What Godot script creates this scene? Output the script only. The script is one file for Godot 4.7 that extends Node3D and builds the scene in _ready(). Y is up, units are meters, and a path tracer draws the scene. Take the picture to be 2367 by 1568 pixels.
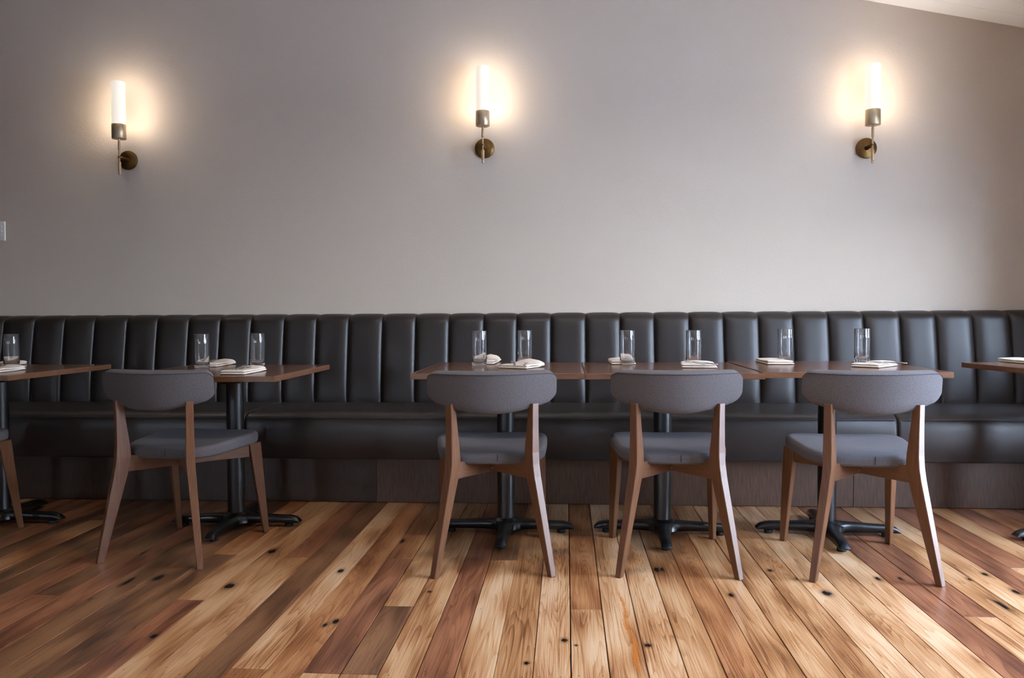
extends Node3D
# Restaurant corner: a long channelled banquette, six pedestal tables, five chairs, three wall lamps. y up, metres.
# The camera stands at x = 0, z = 0; the back wall is at z = -4.56, the window wall at x = 2.62.

const ZW := -4.56        # face of the back wall
const XR := 2.62         # face of the window wall
const XL := -6.2         # face of the far left wall
const ZF := 7.5          # face of the wall behind the camera
const SLOPE := -0.2086   # raked ceiling: height lost per metre towards the window wall
# window wall: from z, to z, sill, head
const SIDE_WINDOWS := [[-3.95, -3.45, 0.8, 1.6], [-2.95, -2.2, 0.05, 2.2], [-2.05, -1.3, 0.9, 2.25]]
const FRONT_WINDOWS := [-4.7, -3.0, -1.3, 0.4]
const PW := 0.1035       # floor board width

var M := {}
var used := {}
var rng := RandomNumberGenerator.new()


func _ready() -> void:
	rng.seed = 20240611
	setup_camera_and_light()
	make_materials()
	build_shell()
	build_floor()
	build_banquette()
	build_tables()
	build_chairs()
	build_sconces()
	build_added_lights()
	build_switch()
	build_tableware()


# ------------------------------------------------------------------ camera, sky, exposure
func setup_camera_and_light() -> void:
	var cam := Camera3D.new()
	cam.name = "camera"
	cam.fov = rad_to_deg(2.0 * atan(784.0 / 1830.05))
	cam.position = Vector3(0, 0.9628, 0)
	cam.rotation = Vector3(-0.02953, 0.06821, -0.0055)
	cam.near = 0.05
	cam.far = 200.0
	add_child(cam, true)
	cam.current = true

	var env := Environment.new()
	env.background_mode = Environment.BG_SKY
	var sky := Sky.new()
	var sm := ProceduralSkyMaterial.new()
	sm.sky_top_color = Color(0.72, 0.83, 1.0)
	sm.sky_horizon_color = Color(0.89, 0.945, 1.0)
	sm.sky_curve = 0.25
	sm.sky_energy_multiplier = 5.6
	sm.ground_bottom_color = Color(0.24, 0.22, 0.17)
	sm.ground_horizon_color = Color(0.38, 0.38, 0.36)
	sm.ground_energy_multiplier = 1.8
	sky.sky_material = sm
	env.sky = sky
	env.tonemap_mode = Environment.TONE_MAPPER_LINEAR
	env.tonemap_exposure = 0.92
	env.sdfgi_enabled = true
	env.ssao_enabled = true
	env.ssil_enabled = true
	var we := WorldEnvironment.new()
	we.name = "world_environment"
	we.environment = env
	add_child(we, true)


# ------------------------------------------------------------------ small helpers
func numbered(called: String) -> String:
	if not used.has(called):
		used[called] = 0
		return called
	used[called] += 1
	return "%s_%03d" % [called, used[called]]


func begin() -> SurfaceTool:
	var s := SurfaceTool.new()
	s.begin(Mesh.PRIMITIVE_TRIANGLES)
	return s


func finish(s: SurfaceTool, mat: Material) -> ArrayMesh:
	s.generate_normals()
	var m := s.commit()
	m.surface_set_material(0, mat)
	return m


func inst(called: String, mesh: Mesh, parent: Node3D, at := Vector3.ZERO) -> MeshInstance3D:
	var o := MeshInstance3D.new()
	o.mesh = mesh
	o.name = numbered(called) if parent == self else called
	o.position = at
	parent.add_child(o, true)
	return o


func part(called: String, s: SurfaceTool, mat: Material, parent: Node3D) -> MeshInstance3D:
	return inst(called, finish(s, mat), parent)


func tag(o: Node3D, label: String, category: String, group := "") -> void:
	o.set_meta("label", label)
	o.set_meta("category", category)
	if group != "":
		o.set_meta("group", group)


func thing(called: String, at := Vector3.ZERO, turn := 0.0) -> Node3D:
	var o := Node3D.new()
	o.name = numbered(called)
	o.position = at
	o.rotation.y = turn
	add_child(o, true)
	return o


func copy_of(proto: Node3D, called: String, at: Vector3, turn: float) -> Node3D:
	var c: Node3D = proto.duplicate()
	c.name = numbered(called)
	c.position = at
	c.rotation.y = turn
	add_child(c, true)
	return c


func structure(called: String) -> Node3D:
	var o := Node3D.new()
	o.name = called
	o.set_meta("kind", "structure")
	add_child(o, true)
	return o


# a, b, c, d run counter-clockwise seen from outside
func quad(s: SurfaceTool, a: Vector3, b: Vector3, c: Vector3, d: Vector3) -> void:
	for p in [a, c, b, a, d, c]:
		s.add_vertex(p)


func tri(s: SurfaceTool, a: Vector3, b: Vector3, c: Vector3) -> void:
	for p in [a, c, b]:
		s.add_vertex(p)


func box(s: SurfaceTool, lo: Vector3, hi: Vector3, b := 0.0, xf := Transform3D.IDENTITY) -> void:
	s.set_smooth_group(-1)
	var c := (lo + hi) / 2.0
	var h := (hi - lo) / 2.0
	b = minf(b, minf(h.x, minf(h.y, h.z)) * 0.9)
	var ax := [Vector3.RIGHT, Vector3.UP, Vector3.BACK]
	for i in 3:
		var j := (i + 1) % 3
		var k := (i + 2) % 3
		for sg in [1.0, -1.0]:
			var n: Vector3 = ax[i] * h[i] * sg
			var u: Vector3 = ax[j] * (h[j] - b)
			var v: Vector3 = ax[k] * (h[k] - b) * sg
			quad(s, xf * (c + n - u - v), xf * (c + n + u - v), xf * (c + n + u + v), xf * (c + n - u + v))
	if b <= 0.0:
		return
	for i in 3:
		var j := (i + 1) % 3
		var k := (i + 2) % 3
		for sj in [1.0, -1.0]:
			for sk in [1.0, -1.0]:
				var along: Vector3 = ax[i] * (h[i] - b)
				var p1: Vector3 = ax[j] * h[j] * sj + ax[k] * (h[k] - b) * sk
				var p2: Vector3 = ax[j] * (h[j] - b) * sj + ax[k] * h[k] * sk
				if sj * sk > 0.0:
					quad(s, xf * (c + p1 + along), xf * (c + p1 - along), xf * (c + p2 - along), xf * (c + p2 + along))
				else:
					quad(s, xf * (c + p1 - along), xf * (c + p1 + along), xf * (c + p2 + along), xf * (c + p2 - along))
	for sx in [1.0, -1.0]:
		for sy in [1.0, -1.0]:
			for sz in [1.0, -1.0]:
				var px := c + Vector3(h.x * sx, (h.y - b) * sy, (h.z - b) * sz)
				var py := c + Vector3((h.x - b) * sx, h.y * sy, (h.z - b) * sz)
				var pz := c + Vector3((h.x - b) * sx, (h.y - b) * sy, h.z * sz)
				if sx * sy * sz > 0.0:
					tri(s, xf * px, xf * py, xf * pz)
				else:
					tri(s, xf * px, xf * pz, xf * py)


# rows of points joined into a skin; rows run "up", points run counter-clockwise seen from above/outside
func skin(s: SurfaceTool, rows: Array, closed := true, group := 1, flip := false) -> void:
	s.set_smooth_group(group)
	for r in rows.size() - 1:
		var a: PackedVector3Array = rows[r]
		var b: PackedVector3Array = rows[r + 1]
		var n := a.size()
		for i in (n if closed else n - 1):
			var j := (i + 1) % n
			if flip:
				quad(s, a[j], a[i], b[i], b[j])
			else:
				quad(s, a[i], a[j], b[j], b[i])


func cap(s: SurfaceTool, ring: PackedVector3Array, up: bool, group := -1) -> void:
	s.set_smooth_group(group)
	var c := Vector3.ZERO
	for p in ring:
		c += p
	c /= ring.size()
	for i in ring.size():
		var j := (i + 1) % ring.size()
		if up:
			tri(s, c, ring[i], ring[j])
		else:
			tri(s, c, ring[j], ring[i])


# turns the profile (radius, height) round the y axis
func lathe(s: SurfaceTool, prof: Array, seg := 32, at := Vector3.ZERO, xf := Basis.IDENTITY, group := 1, squash := Vector2.ONE) -> void:
	var rows := []
	for p in prof:
		var ring := PackedVector3Array()
		for i in seg:
			var a := -TAU * i / seg
			ring.append(at + xf * Vector3(cos(a) * p.x * squash.x, p.y, sin(a) * p.x * squash.y))
		rows.append(ring)
	skin(s, rows, true, group)


func tube(s: SurfaceTool, path: PackedVector3Array, r: float, seg := 8, caps := true) -> void:
	var rows := []
	var prev := Vector3.UP
	for i in path.size():
		var t := (path[mini(i + 1, path.size() - 1)] - path[maxi(i - 1, 0)]).normalized()
		var u := prev - t * prev.dot(t)
		if u.length() < 0.1:
			u = Vector3.RIGHT - t * t.x
		u = u.normalized()
		prev = u
		var v := t.cross(u)
		var ring := PackedVector3Array()
		for k in seg:
			var a := TAU * k / seg
			ring.append(path[i] + (u * cos(a) + v * sin(a)) * r)
		rows.append(ring)
	skin(s, rows, true, 1)
	if caps:
		cap(s, rows[0], false)
		cap(s, rows[-1], true)


# rectangle with cut corners: w along e1, t along e2; ring counter-clockwise about e1 x e2
func rect_ring(c: Vector3, e1: Vector3, e2: Vector3, w: float, t: float, b: float) -> PackedVector3Array:
	var out := PackedVector3Array()
	var x := w / 2.0
	var y := t / 2.0
	for p in [[x, -y + b], [x, y - b], [x - b, y], [-x + b, y], [-x, y - b], [-x, -y + b], [-x + b, -y], [x - b, -y]]:
		out.append(c + e1 * p[0] + e2 * p[1])
	return out


func loft(s: SurfaceTool, rings: Array, group := -1, reverse := false) -> void:
	skin(s, rings, true, group, reverse)
	cap(s, rings[0], reverse)
	cap(s, rings[-1], not reverse)


# ------------------------------------------------------------------ materials
func plain(c: Color, rough: float, metal := 0.0) -> StandardMaterial3D:
	var m := StandardMaterial3D.new()
	m.albedo_color = c
	m.roughness = rough
	m.metallic = metal
	return m


func noise_tex(size: int, freq: float, octaves: int, ramp: Array, normal := 0.0, sd := 1, kind := FastNoiseLite.TYPE_SIMPLEX_SMOOTH) -> NoiseTexture2D:
	var n := FastNoiseLite.new()
	n.noise_type = kind
	n.frequency = freq
	n.fractal_octaves = octaves
	n.seed = sd
	var t := NoiseTexture2D.new()
	t.width = size
	t.height = size
	t.seamless = true
	t.noise = n
	if normal > 0.0:
		t.as_normal_map = true
		t.bump_strength = normal
	elif ramp.size():
		var g := Gradient.new()
		var off := PackedFloat32Array()
		var col := PackedColorArray()
		for i in ramp.size():
			off.append(float(i) / (ramp.size() - 1))
			col.append(ramp[i])
		g.offsets = off
		g.colors = col
		t.color_ramp = g
	return t


func grained(tex: Texture2D, rough: float, scale: Vector3, tint := Color.WHITE) -> StandardMaterial3D:
	var m := plain(tint, rough)
	m.albedo_texture = tex
	m.uv1_triplanar = true
	m.uv1_triplanar_sharpness = 8.0
	m.uv1_scale = scale
	return m


func make_materials() -> void:
	# painted plaster
	var wall := plain(Color(0.765, 0.71, 0.652), 0.85)
	wall.normal_enabled = true
	wall.normal_texture = noise_tex(512, 0.08, 3, [], 1.2, 3)
	wall.normal_scale = 0.25
	wall.uv1_triplanar = true
	wall.uv1_world_triplanar = true
	wall.uv1_scale = Vector3(1.5, 1.5, 1.5)
	M.wall = wall
	M.ceiling = plain(Color(0.95, 0.95, 0.95), 0.7)
	M.white = plain(Color(0.88, 0.87, 0.86), 0.35)
	M.subfloor = plain(Color(0.07, 0.045, 0.03), 0.9)
	M.paving = plain(Color(0.9, 0.89, 0.87), 0.9)
	M.dark_wall = plain(Color(0.2, 0.18, 0.17), 0.8)
	# stained beech, ash and oak: fine streaks along one axis
	var streak := noise_tex(512, 0.02, 4, [Color(0.34, 0.215, 0.138), Color(0.385, 0.25, 0.165), Color(0.42, 0.28, 0.185), Color(0.455, 0.31, 0.21)], 0.0, 7)
	M.chair_wood = grained(streak, 0.36, Vector3(14, 0.7, 14))
	M.rail_wood = grained(streak, 0.36, Vector3(1.2, 14, 1.2))
	var oak := noise_tex(512, 0.03, 5, [Color(0.23, 0.145, 0.098), Color(0.285, 0.185, 0.127), Color(0.32, 0.21, 0.145), Color(0.36, 0.242, 0.17)], 0.0, 11)
	M.table_wood = grained(noise_tex(512, 0.03, 3, [Color(0.26, 0.175, 0.125), Color(0.30, 0.205, 0.15), Color(0.33, 0.225, 0.165), Color(0.36, 0.25, 0.185)], 0.0, 13), 0.16, Vector3(1.2, 10, 6), Color(1.25, 1.25, 1.25))
	M.edge_wood = grained(oak, 0.35, Vector3(0.8, 12, 0.8), Color(1.25, 1.23, 1.18))
	M.table_wood.uv1_triplanar_sharpness = 12.0
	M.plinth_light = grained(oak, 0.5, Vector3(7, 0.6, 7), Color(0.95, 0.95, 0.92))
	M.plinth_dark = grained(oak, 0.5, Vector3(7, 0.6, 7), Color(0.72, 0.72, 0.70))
	# heathered wool
	var wool := noise_tex(256, 0.42, 2, [Color(0.15, 0.135, 0.133), Color(0.29, 0.27, 0.27), Color(0.39, 0.367, 0.37), Color(0.54, 0.515, 0.52)], 0.0, 21)
	var fab := grained(wool, 0.92, Vector3(3.6, 3.6, 3.6))
	M.fabric = fab
	M.piping = plain(Color(0.22, 0.20, 0.20), 0.9)
	# leather
	var hide := plain(Color(0.12, 0.09, 0.078), 0.42)
	hide.normal_enabled = true
	hide.normal_texture = noise_tex(512, 0.12, 3, [], 3.0, 31, FastNoiseLite.TYPE_CELLULAR)
	hide.normal_scale = 0.18
	hide.uv1_triplanar = true
	hide.uv1_scale = Vector3(5, 5, 5)
	M.leather = hide
	var seat_hide: StandardMaterial3D = hide.duplicate()
	seat_hide.albedo_color = Color(0.185, 0.16, 0.152)
	seat_hide.roughness = 0.38
	M.seat_leather = seat_hide
	M.black_metal = plain(Color(0.025, 0.026, 0.03), 0.36)
	M.black_metal.metallic_specular = 0.6
	M.rubber = plain(Color(0.03, 0.03, 0.03), 0.7)
	M.brass = plain(Color(0.76, 0.68, 0.56), 0.42, 0.8)
	M.old_brass = plain(Color(0.44, 0.33, 0.19), 0.38, 1.0)
	M.sleeve = plain(Color(0.74, 0.62, 0.47), 0.5, 0.4)
	M.steel = plain(Color(0.80, 0.79, 0.78), 0.16, 1.0)
	var linen := plain(Color(0.83, 0.775, 0.72), 0.9)
	linen.normal_enabled = true
	linen.normal_texture = noise_tex(256, 0.4, 2, [], 2.0, 41)
	linen.normal_scale = 0.2
	linen.uv1_triplanar = true
	linen.uv1_scale = Vector3(9, 9, 9)
	M.linen = linen
	var g := plain(Color(1, 1, 1, 0.02), 0.0)
	g.refraction_enabled = true
	g.refraction_scale = 0.05
	g.roughness = 0.0
	g.metallic_specular = 0.5
	M.glass = g
	var pane := plain(Color(1, 1, 1, 0.04), 0.02)
	pane.transparency = BaseMaterial3D.TRANSPARENCY_ALPHA
	M.pane = pane
	M.frame = plain(Color(0.10, 0.10, 0.105), 0.5)
	var glow := plain(Color(0.9, 0.88, 0.85), 0.4)
	glow.emission_enabled = true
	glow.emission = Color(1.0, 0.95, 0.88)
	glow.emission_energy_multiplier = 0.8
	M.glow = glow


# ------------------------------------------------------------------ room shell
func ceiling_y(x: float) -> float:
	return 2.521 + (x - 2.505) * SLOPE


func build_shell() -> void:
	# back wall: a slab cut to the rake of the ceiling
	var w := structure("wall_back")
	var s := begin()
	raked_wall(s, ZW, ZW - 0.2)
	part("plaster", s, M.wall, w)
	w = structure("wall_front")
	s = begin()
	# openings in the wall behind the camera: four narrow windows
	var edges := [XL - 0.2]
	for x in FRONT_WINDOWS:
		edges.append_array([x, x + 0.28])
		wall_z(s, x, x + 0.28, 1.9, 5.0, ZF)
		box(s, Vector3(x, -0.1, ZF), Vector3(x + 0.28, 0.7, ZF + 0.2))
	edges.append(XR + 0.2)
	for k in range(0, edges.size(), 2):
		wall_z(s, edges[k], edges[k + 1], 0.0, 5.0, ZF)
	part("plaster", s, M.dark_wall, w)
	w = structure("wall_left")
	s = begin()
	box(s, Vector3(XL - 0.2, -0.1, ZW - 0.2), Vector3(XL, 5.0, 4.6))
	box(s, Vector3(XL - 0.2, -0.1, 6.0), Vector3(XL, 5.0, ZF + 0.2))
	box(s, Vector3(XL - 0.2, -0.1, 4.6), Vector3(XL, 0.6, 6.0))
	box(s, Vector3(XL - 0.2, 2.1, 4.6), Vector3(XL, 5.0, 6.0))
	part("plaster", s, M.dark_wall, w)
	glazing("window_9", Vector3(XL - 0.12, 0.6, 4.6), Vector3(XL - 0.06, 2.1, 6.0), 2)
	# window wall
	w = structure("wall_right")
	s = begin()
	var z_from := ZW - 0.2
	for k in SIDE_WINDOWS.size():
		var q: Array = SIDE_WINDOWS[k]
		box(s, Vector3(XR, -0.1, z_from), Vector3(XR + 0.2, 2.9, q[0]))
		box(s, Vector3(XR, q[3], q[0]), Vector3(XR + 0.2, 2.9, q[1]))
		box(s, Vector3(XR, -0.1, q[0]), Vector3(XR + 0.2, q[2], q[1]))
		glazing("window_%d" % (k + 1), Vector3(XR + 0.06, q[2], q[0]), Vector3(XR + 0.12, q[3], q[1]), 2)
		z_from = q[1]
	box(s, Vector3(XR, -0.1, z_from), Vector3(XR + 0.2, 2.9, ZF + 0.2))
	part("plaster", s, M.wall, w)
	var n := SIDE_WINDOWS.size() + 1
	for x in FRONT_WINDOWS:
		glazing("window_%d" % n, Vector3(x, 0.7, ZF + 0.06), Vector3(x + 0.28, 1.9, ZF + 0.12), 0)
		n += 1
	# raked ceiling: lining boards over the stretch in view, one sheet over the rest
	w = structure("ceiling")
	s = begin()
	raked_slab(s, ZW - 0.2, ZF + 0.2, 0.012, 0.2)
	part("lining_sheet", s, M.ceiling, w)
	for k in 14:
		s = begin()
		raked_slab(s, ZW + 0.14 * k + 0.0008, ZW + 0.14 * (k + 1) - 0.0008, 0.0, 0.012)
		part("ceiling_board", s, M.ceiling, w)
	# ground outside
	w = structure("ground_outside")
	s = begin()
	box(s, Vector3(XR + 0.2, -0.4, -30), Vector3(40, -0.2, 30))
	box(s, Vector3(-30, -0.4, ZF + 0.2), Vector3(XR + 0.2, -0.2, 30))
	part("paving", s, M.paving, w)


func raked_wall(s: SurfaceTool, z1: float, z0: float) -> void:
	s.set_smooth_group(-1)
	var a := XL - 0.2
	var b := XR + 0.2
	var p := [Vector3(a, -0.1, z1), Vector3(b, -0.1, z1), Vector3(b, ceiling_y(b) + 0.1, z1), Vector3(a, ceiling_y(a) + 0.1, z1)]
	var q := []
	for v in p:
		q.append(Vector3(v.x, v.y, z0))
	quad(s, p[0], p[1], p[2], p[3])
	quad(s, q[1], q[0], q[3], q[2])
	for i in 4:
		var j := (i + 1) % 4
		quad(s, p[j], p[i], q[i], q[j])


func raked_slab(s: SurfaceTool, z0: float, z1: float, low: float, high: float) -> void:
	s.set_smooth_group(-1)
	var a := XL - 0.2
	var b := XR + 0.2
	var ya := ceiling_y(a)
	var yb := ceiling_y(b)
	var p := [Vector3(a, ya + low, z0), Vector3(b, yb + low, z0), Vector3(b, yb + low, z1), Vector3(a, ya + low, z1)]
	var q := []
	for v in p:
		q.append(v + Vector3(0, high - low, 0))
	quad(s, p[0], p[1], p[2], p[3])
	quad(s, q[3], q[2], q[1], q[0])
	for i in 4:
		var j := (i + 1) % 4
		quad(s, p[j], p[i], q[i], q[j])


func wall_z(s: SurfaceTool, x0: float, x1: float, y0: float, y1: float, z: float) -> void:
	box(s, Vector3(x0, y0 - 0.1 if y0 == 0.0 else y0, z), Vector3(x1, y1, z + 0.2))


func glazing(called: String, lo: Vector3, hi: Vector3, axis: int) -> void:
	var w := structure(called)
	var s := begin()
	var f := 0.05
	box(s, lo, Vector3(hi.x, lo.y + f, hi.z), 0.003)
	box(s, Vector3(lo.x, hi.y - f, lo.z), hi, 0.003)
	var e := Vector3(f, 0, 0) if axis == 0 else Vector3(0, 0, f)
	var up := Vector3(0, hi.y - lo.y, 0)
	var d := hi - lo - up - (e / f) * ((hi - lo)[axis])
	box(s, lo + Vector3(0, f, 0), lo + up - Vector3(0, f, 0) + e + d, 0.003)
	box(s, lo + Vector3(0, f, 0) + (e / f) * ((hi - lo)[axis] - f), hi - Vector3(0, f, 0), 0.003)
	part("window_frame", s, M.frame, w)
	s = begin()
	var c := (lo + hi) / 2.0
	if axis == 0:
		box(s, Vector3(lo.x + f, lo.y + f, c.z - 0.003), Vector3(hi.x - f, hi.y - f, c.z + 0.003))
	else:
		box(s, Vector3(c.x - 0.003, lo.y + f, lo.z + f), Vector3(c.x + 0.003, hi.y - f, hi.z - f))
	part("pane", s, M.pane, w)


# ------------------------------------------------------------------ floor boards
# Colour of each kind of board, light wood to dark streak.
const TONES := [
	[Color8(216, 178, 138), Color8(184, 132, 86), Color8(118, 70, 40)],
	[Color8(202, 158, 114), Color8(166, 114, 70), Color8(104, 62, 34)],
	[Color8(188, 134, 88), Color8(150, 94, 54), Color8(92, 52, 28)],
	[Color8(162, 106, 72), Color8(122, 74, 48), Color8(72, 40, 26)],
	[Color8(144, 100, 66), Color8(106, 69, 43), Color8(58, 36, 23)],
]
# row -> [end joints (z), kind of each board from the wall outwards]
const ROWS := {
	-27: [[], [4]], -26: [[], [3]], -25: [[], [4]], -24: [[], [3]], -23: [[], [4]], -22: [[-3.6], [4, 2]], -21: [[], [4]], -20: [[], [4]], -19: [[], [3]], -18: [[-2.61], [4, 3]], -17: [[], [3]], -16: [[], [4]], -15: [[], [4]], -14: [[-3.1], [2, 4]], -13: [[-2.59], [1, 3]],  # leftmost rows toned darker: partly own brown, partly light falloff put into colour
	-12: [[], [1]], -11: [[-3.08], [3, 1]], -10: [[], [4]], -9: [[-2.085], [0, 2]], -8: [[], [2]], -7: [[-3.08, -2.07], [2, 3, 0]], -6: [[-2.57, -2.07], [1, 4, 1]],
	-5: [[], [1]], -4: [[], [3]], -3: [[-3.08], [4, 0]], -2: [[], [1]], -1: [[], [0]], 0: [[-2.575], [2, 0]], 1: [[], [0]], 2: [[], [0]], 3: [[], [1]], 4: [[], [2]],
	5: [[], [1]], 6: [[], [1]], 7: [[], [1]], 8: [[], [0]], 9: [[], [1]], 10: [[], [0]], 11: [[], [3]], 12: [[-2.575], [3, 0]], 13: [[], [1]], 14: [[], [0]],
	15: [[], [3]], 16: [[-3.08], [3, 1]], 17: [[], [1]], 18: [[], [3]],
}
# knots seen in the photograph: x, z, radius across, stretch along the board
const KNOTS := [
	[-1.509, -2.807, 0.017, 2.6], [-1.599, -2.759, 0.013, 4.0], [-1.73, -3.1, 0.011, 4.0], [-0.855, -2.92, 0.012, 2.2], [-1.211, -3.15, 0.02, 1.8], [-0.73, -2.43, 0.012, 2.0],
	[-0.755, -2.4, 0.008, 2.4], [0.335, -2.997, 0.012, 3.0], [0.357, -3.0, 0.009, 3.0], [0.559, -2.734, 0.012, 1.8], [0.892, -2.769, 0.019, 1.5], [-0.011, -2.325, 0.011, 1.6],
	[0.232, -2.302, 0.012, 1.3], [-0.113, -2.164, 0.009, 1.3], [0.024, -2.29, 0.006, 1.2], [1.126, -2.933, 0.01, 2.6], [1.535, -3.003, 0.011, 2.2], [1.543, -2.816, 0.012, 2.4],
	[1.427, -2.683, 0.011, 6.0], [1.451, -2.941, 0.01, 2.0], [-1.247, -2.286, 0.013, 1.8], [-1.207, -2.733, 0.022, 1.5], [-0.48, -2.714, 0.008, 1.4], [-0.703, -3.325, 0.009, 4.0],
	[1.207, -2.938, 0.008, 3.0], [0.759, -3.008, 0.01, 1.8], [0.838, -2.919, 0.011, 1.6], [-1.63, -2.58, 0.007, 2.0],
]


func upscaled(w: int, h: int, freq: float, sd: int, octaves := 2) -> PackedByteArray:
	var n := FastNoiseLite.new()
	n.noise_type = FastNoiseLite.TYPE_SIMPLEX_SMOOTH
	n.frequency = freq
	n.fractal_octaves = octaves
	n.seed = sd
	var im := n.get_image(w, h)
	im.resize(96, 1024, Image.INTERPOLATE_CUBIC)
	im.convert(Image.FORMAT_L8)
	return im.get_data()


# A board's face: growth bands, fine streaks, a broad change of tone, knots; u across, v along z from -4.1 to -1.9.
func board_texture(tone: int, sd: int, row: int) -> ImageTexture:
	var a := upscaled(9, 11, 0.13, sd, 2)
	var b := upscaled(96, 26, 0.35, sd + 500, 3)
	var c := upscaled(6, 30, 0.13, sd + 900, 2)
	var f := upscaled(96, 400, 0.5, sd + 1300, 1)
	var e := upscaled(48, 9, 0.3, sd + 1700, 2)
	var ramp := PackedByteArray()
	var t: Array = TONES[tone]
	for i in 256:
		var k := i / 255.0
		var col: Color = t[0].lerp(t[1], k * 2.0) if k < 0.5 else t[1].lerp(t[2], k * 2.0 - 1.0)
		ramp.append_array([col.r8, col.g8, col.b8])
	var bands := PackedInt32Array()
	var nb := 4.0 + float(sd % 5)
	for i in 256:
		var p := fposmod(i / 255.0 * nb, 1.0)
		bands.append(int(95.0 * pow(p, 2.2) * (1.0 - smoothstep(0.93, 1.0, p))))
	var x0 := 0.0105 + PW * row
	var knots := []
	for k in KNOTS:
		if k[0] > x0 and k[0] < x0 + PW:
			knots.append([(k[0] - x0) / PW * 96.0, (k[1] + 4.1) / 2.2 * 1024.0, k[2] / PW * 96.0, k[2] * k[3] / 2.2 * 1024.0])
	var out := PackedByteArray()
	out.resize(96 * 1024 * 3)
	for i in 96 * 1024:
		var v := 72 + bands[a[i]] + ((b[i] - 128) * 5 >> 3) + ((c[i] - 128) * 6 >> 3) + ((f[i] - 128) >> 3) + ((e[i] - 128) * 3 >> 3)
		v = clampi(v, 0, 255) * 3
		var o := i * 3
		out[o] = ramp[v]
		out[o + 1] = ramp[v + 1]
		out[o + 2] = ramp[v + 2]
	for k in knots:
		var rx: float = k[2]
		var ry: float = k[3]
		for y in range(maxi(0, int(k[1] - ry * 3.0)), mini(1024, int(k[1] + ry * 3.0))):
			for x in range(maxi(0, int(k[0] - rx * 2.4)), mini(96, int(k[0] + rx * 2.4))):
				var i: int = y * 96 + x
				var d := sqrt(pow((x - k[0]) / rx, 2.0) + pow((y - k[1]) / ry, 2.0)) + (b[i] - 128) / 330.0
				var dark := 1.0 - 0.88 * (1.0 - smoothstep(0.5, 0.78, d)) - 0.22 * (1.0 - smoothstep(0.7, 1.9, d))
				if d < 0.3 and b[i] > 150:
					dark = 0.5
				for q in 3:
					out[i * 3 + q] = int(out[i * 3 + q] * clampf(dark, 0.07, 1.0))
	if row == 1:   # the amber resin streak
		for y in range(560, 960):
			var z := y / 1024.0 * 2.2 - 4.1
			var xc := 0.67 + 0.10 * sin((z + 2.55) * 3.2) + 0.05 * sin(z * 21.0)
			var wd := 0.035 + 0.05 * smoothstep(-2.5, -2.25, z) * (1.0 - smoothstep(-2.22, -2.12, z))
			for x in 96:
				var i: int = y * 96 + x
				var k := (1.0 - smoothstep(wd * 0.5, wd * 1.15, absf(x / 96.0 - xc) + (b[i] - 128) / 1900.0 + (f[i] - 128) / 2600.0)) * smoothstep(-2.9, -2.7, z) * (1.0 - smoothstep(-2.16, -2.08, z))
				k *= 0.85
				out[i * 3] = int(lerpf(out[i * 3], 186, k))
				out[i * 3 + 1] = int(lerpf(out[i * 3 + 1], 104, k))
				out[i * 3 + 2] = int(lerpf(out[i * 3 + 2], 34, k))
	var img := Image.create_from_data(96, 1024, false, Image.FORMAT_RGB8, out)
	img.generate_mipmaps()
	return ImageTexture.create_from_image(img)


func board_material(tone: int, sd: int, row: int) -> StandardMaterial3D:
	var m := plain(Color.WHITE, 0.3)
	m.albedo_texture = board_texture(tone, sd, row)
	return m


func board(s: SurfaceTool, x0: float, x1: float, z0: float, z1: float, tilt: float) -> void:
	s.set_smooth_group(-1)
	var c := 0.0011
	var xs := [x0, x0 + c, x1 - c, x1]
	var ys := [-c, 0.0, 0.0, -c]
	var xm := (x0 + x1) / 2.0
	for i in 3:
		var ps := [Vector3(xs[i], ys[i], z1 - c), Vector3(xs[i + 1], ys[i + 1], z1 - c), Vector3(xs[i + 1], ys[i + 1], z0 + c), Vector3(xs[i], ys[i], z0 + c)]
		uv_quad(s, ps, x0, xm, tilt)
	for e in [[z1 - c, z1, 0], [z0 + c, z0, 1]]:
		var ps := [Vector3(xs[1], -c, e[1]), Vector3(xs[2], -c, e[1]), Vector3(xs[2], 0, e[0]), Vector3(xs[1], 0, e[0])]
		if e[2] == 1:
			ps = [ps[1], ps[0], ps[3], ps[2]]
		uv_quad(s, ps, x0, xm, tilt)
	for e in [[x0, z0, x0, z1], [x1, z1, x1, z0], [x0, z1, x1, z1], [x1, z0, x0, z0]]:
		var ps := [Vector3(e[0], -0.019, e[1]), Vector3(e[2], -0.019, e[3]), Vector3(e[2], -c, e[3]), Vector3(e[0], -c, e[1])]
		uv_quad(s, ps, x0, xm, tilt)


func uv_quad(s: SurfaceTool, ps: Array, x0: float, xm: float, tilt: float) -> void:
	for i in [0, 2, 1, 0, 3, 2]:
		var p: Vector3 = ps[i]
		s.set_uv(Vector2(clampf((p.x - x0) / PW, 0.005, 0.995), (p.z + 4.1) / 2.2))
		s.add_vertex(p + Vector3(0, (p.x - xm) * tilt, 0))


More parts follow.
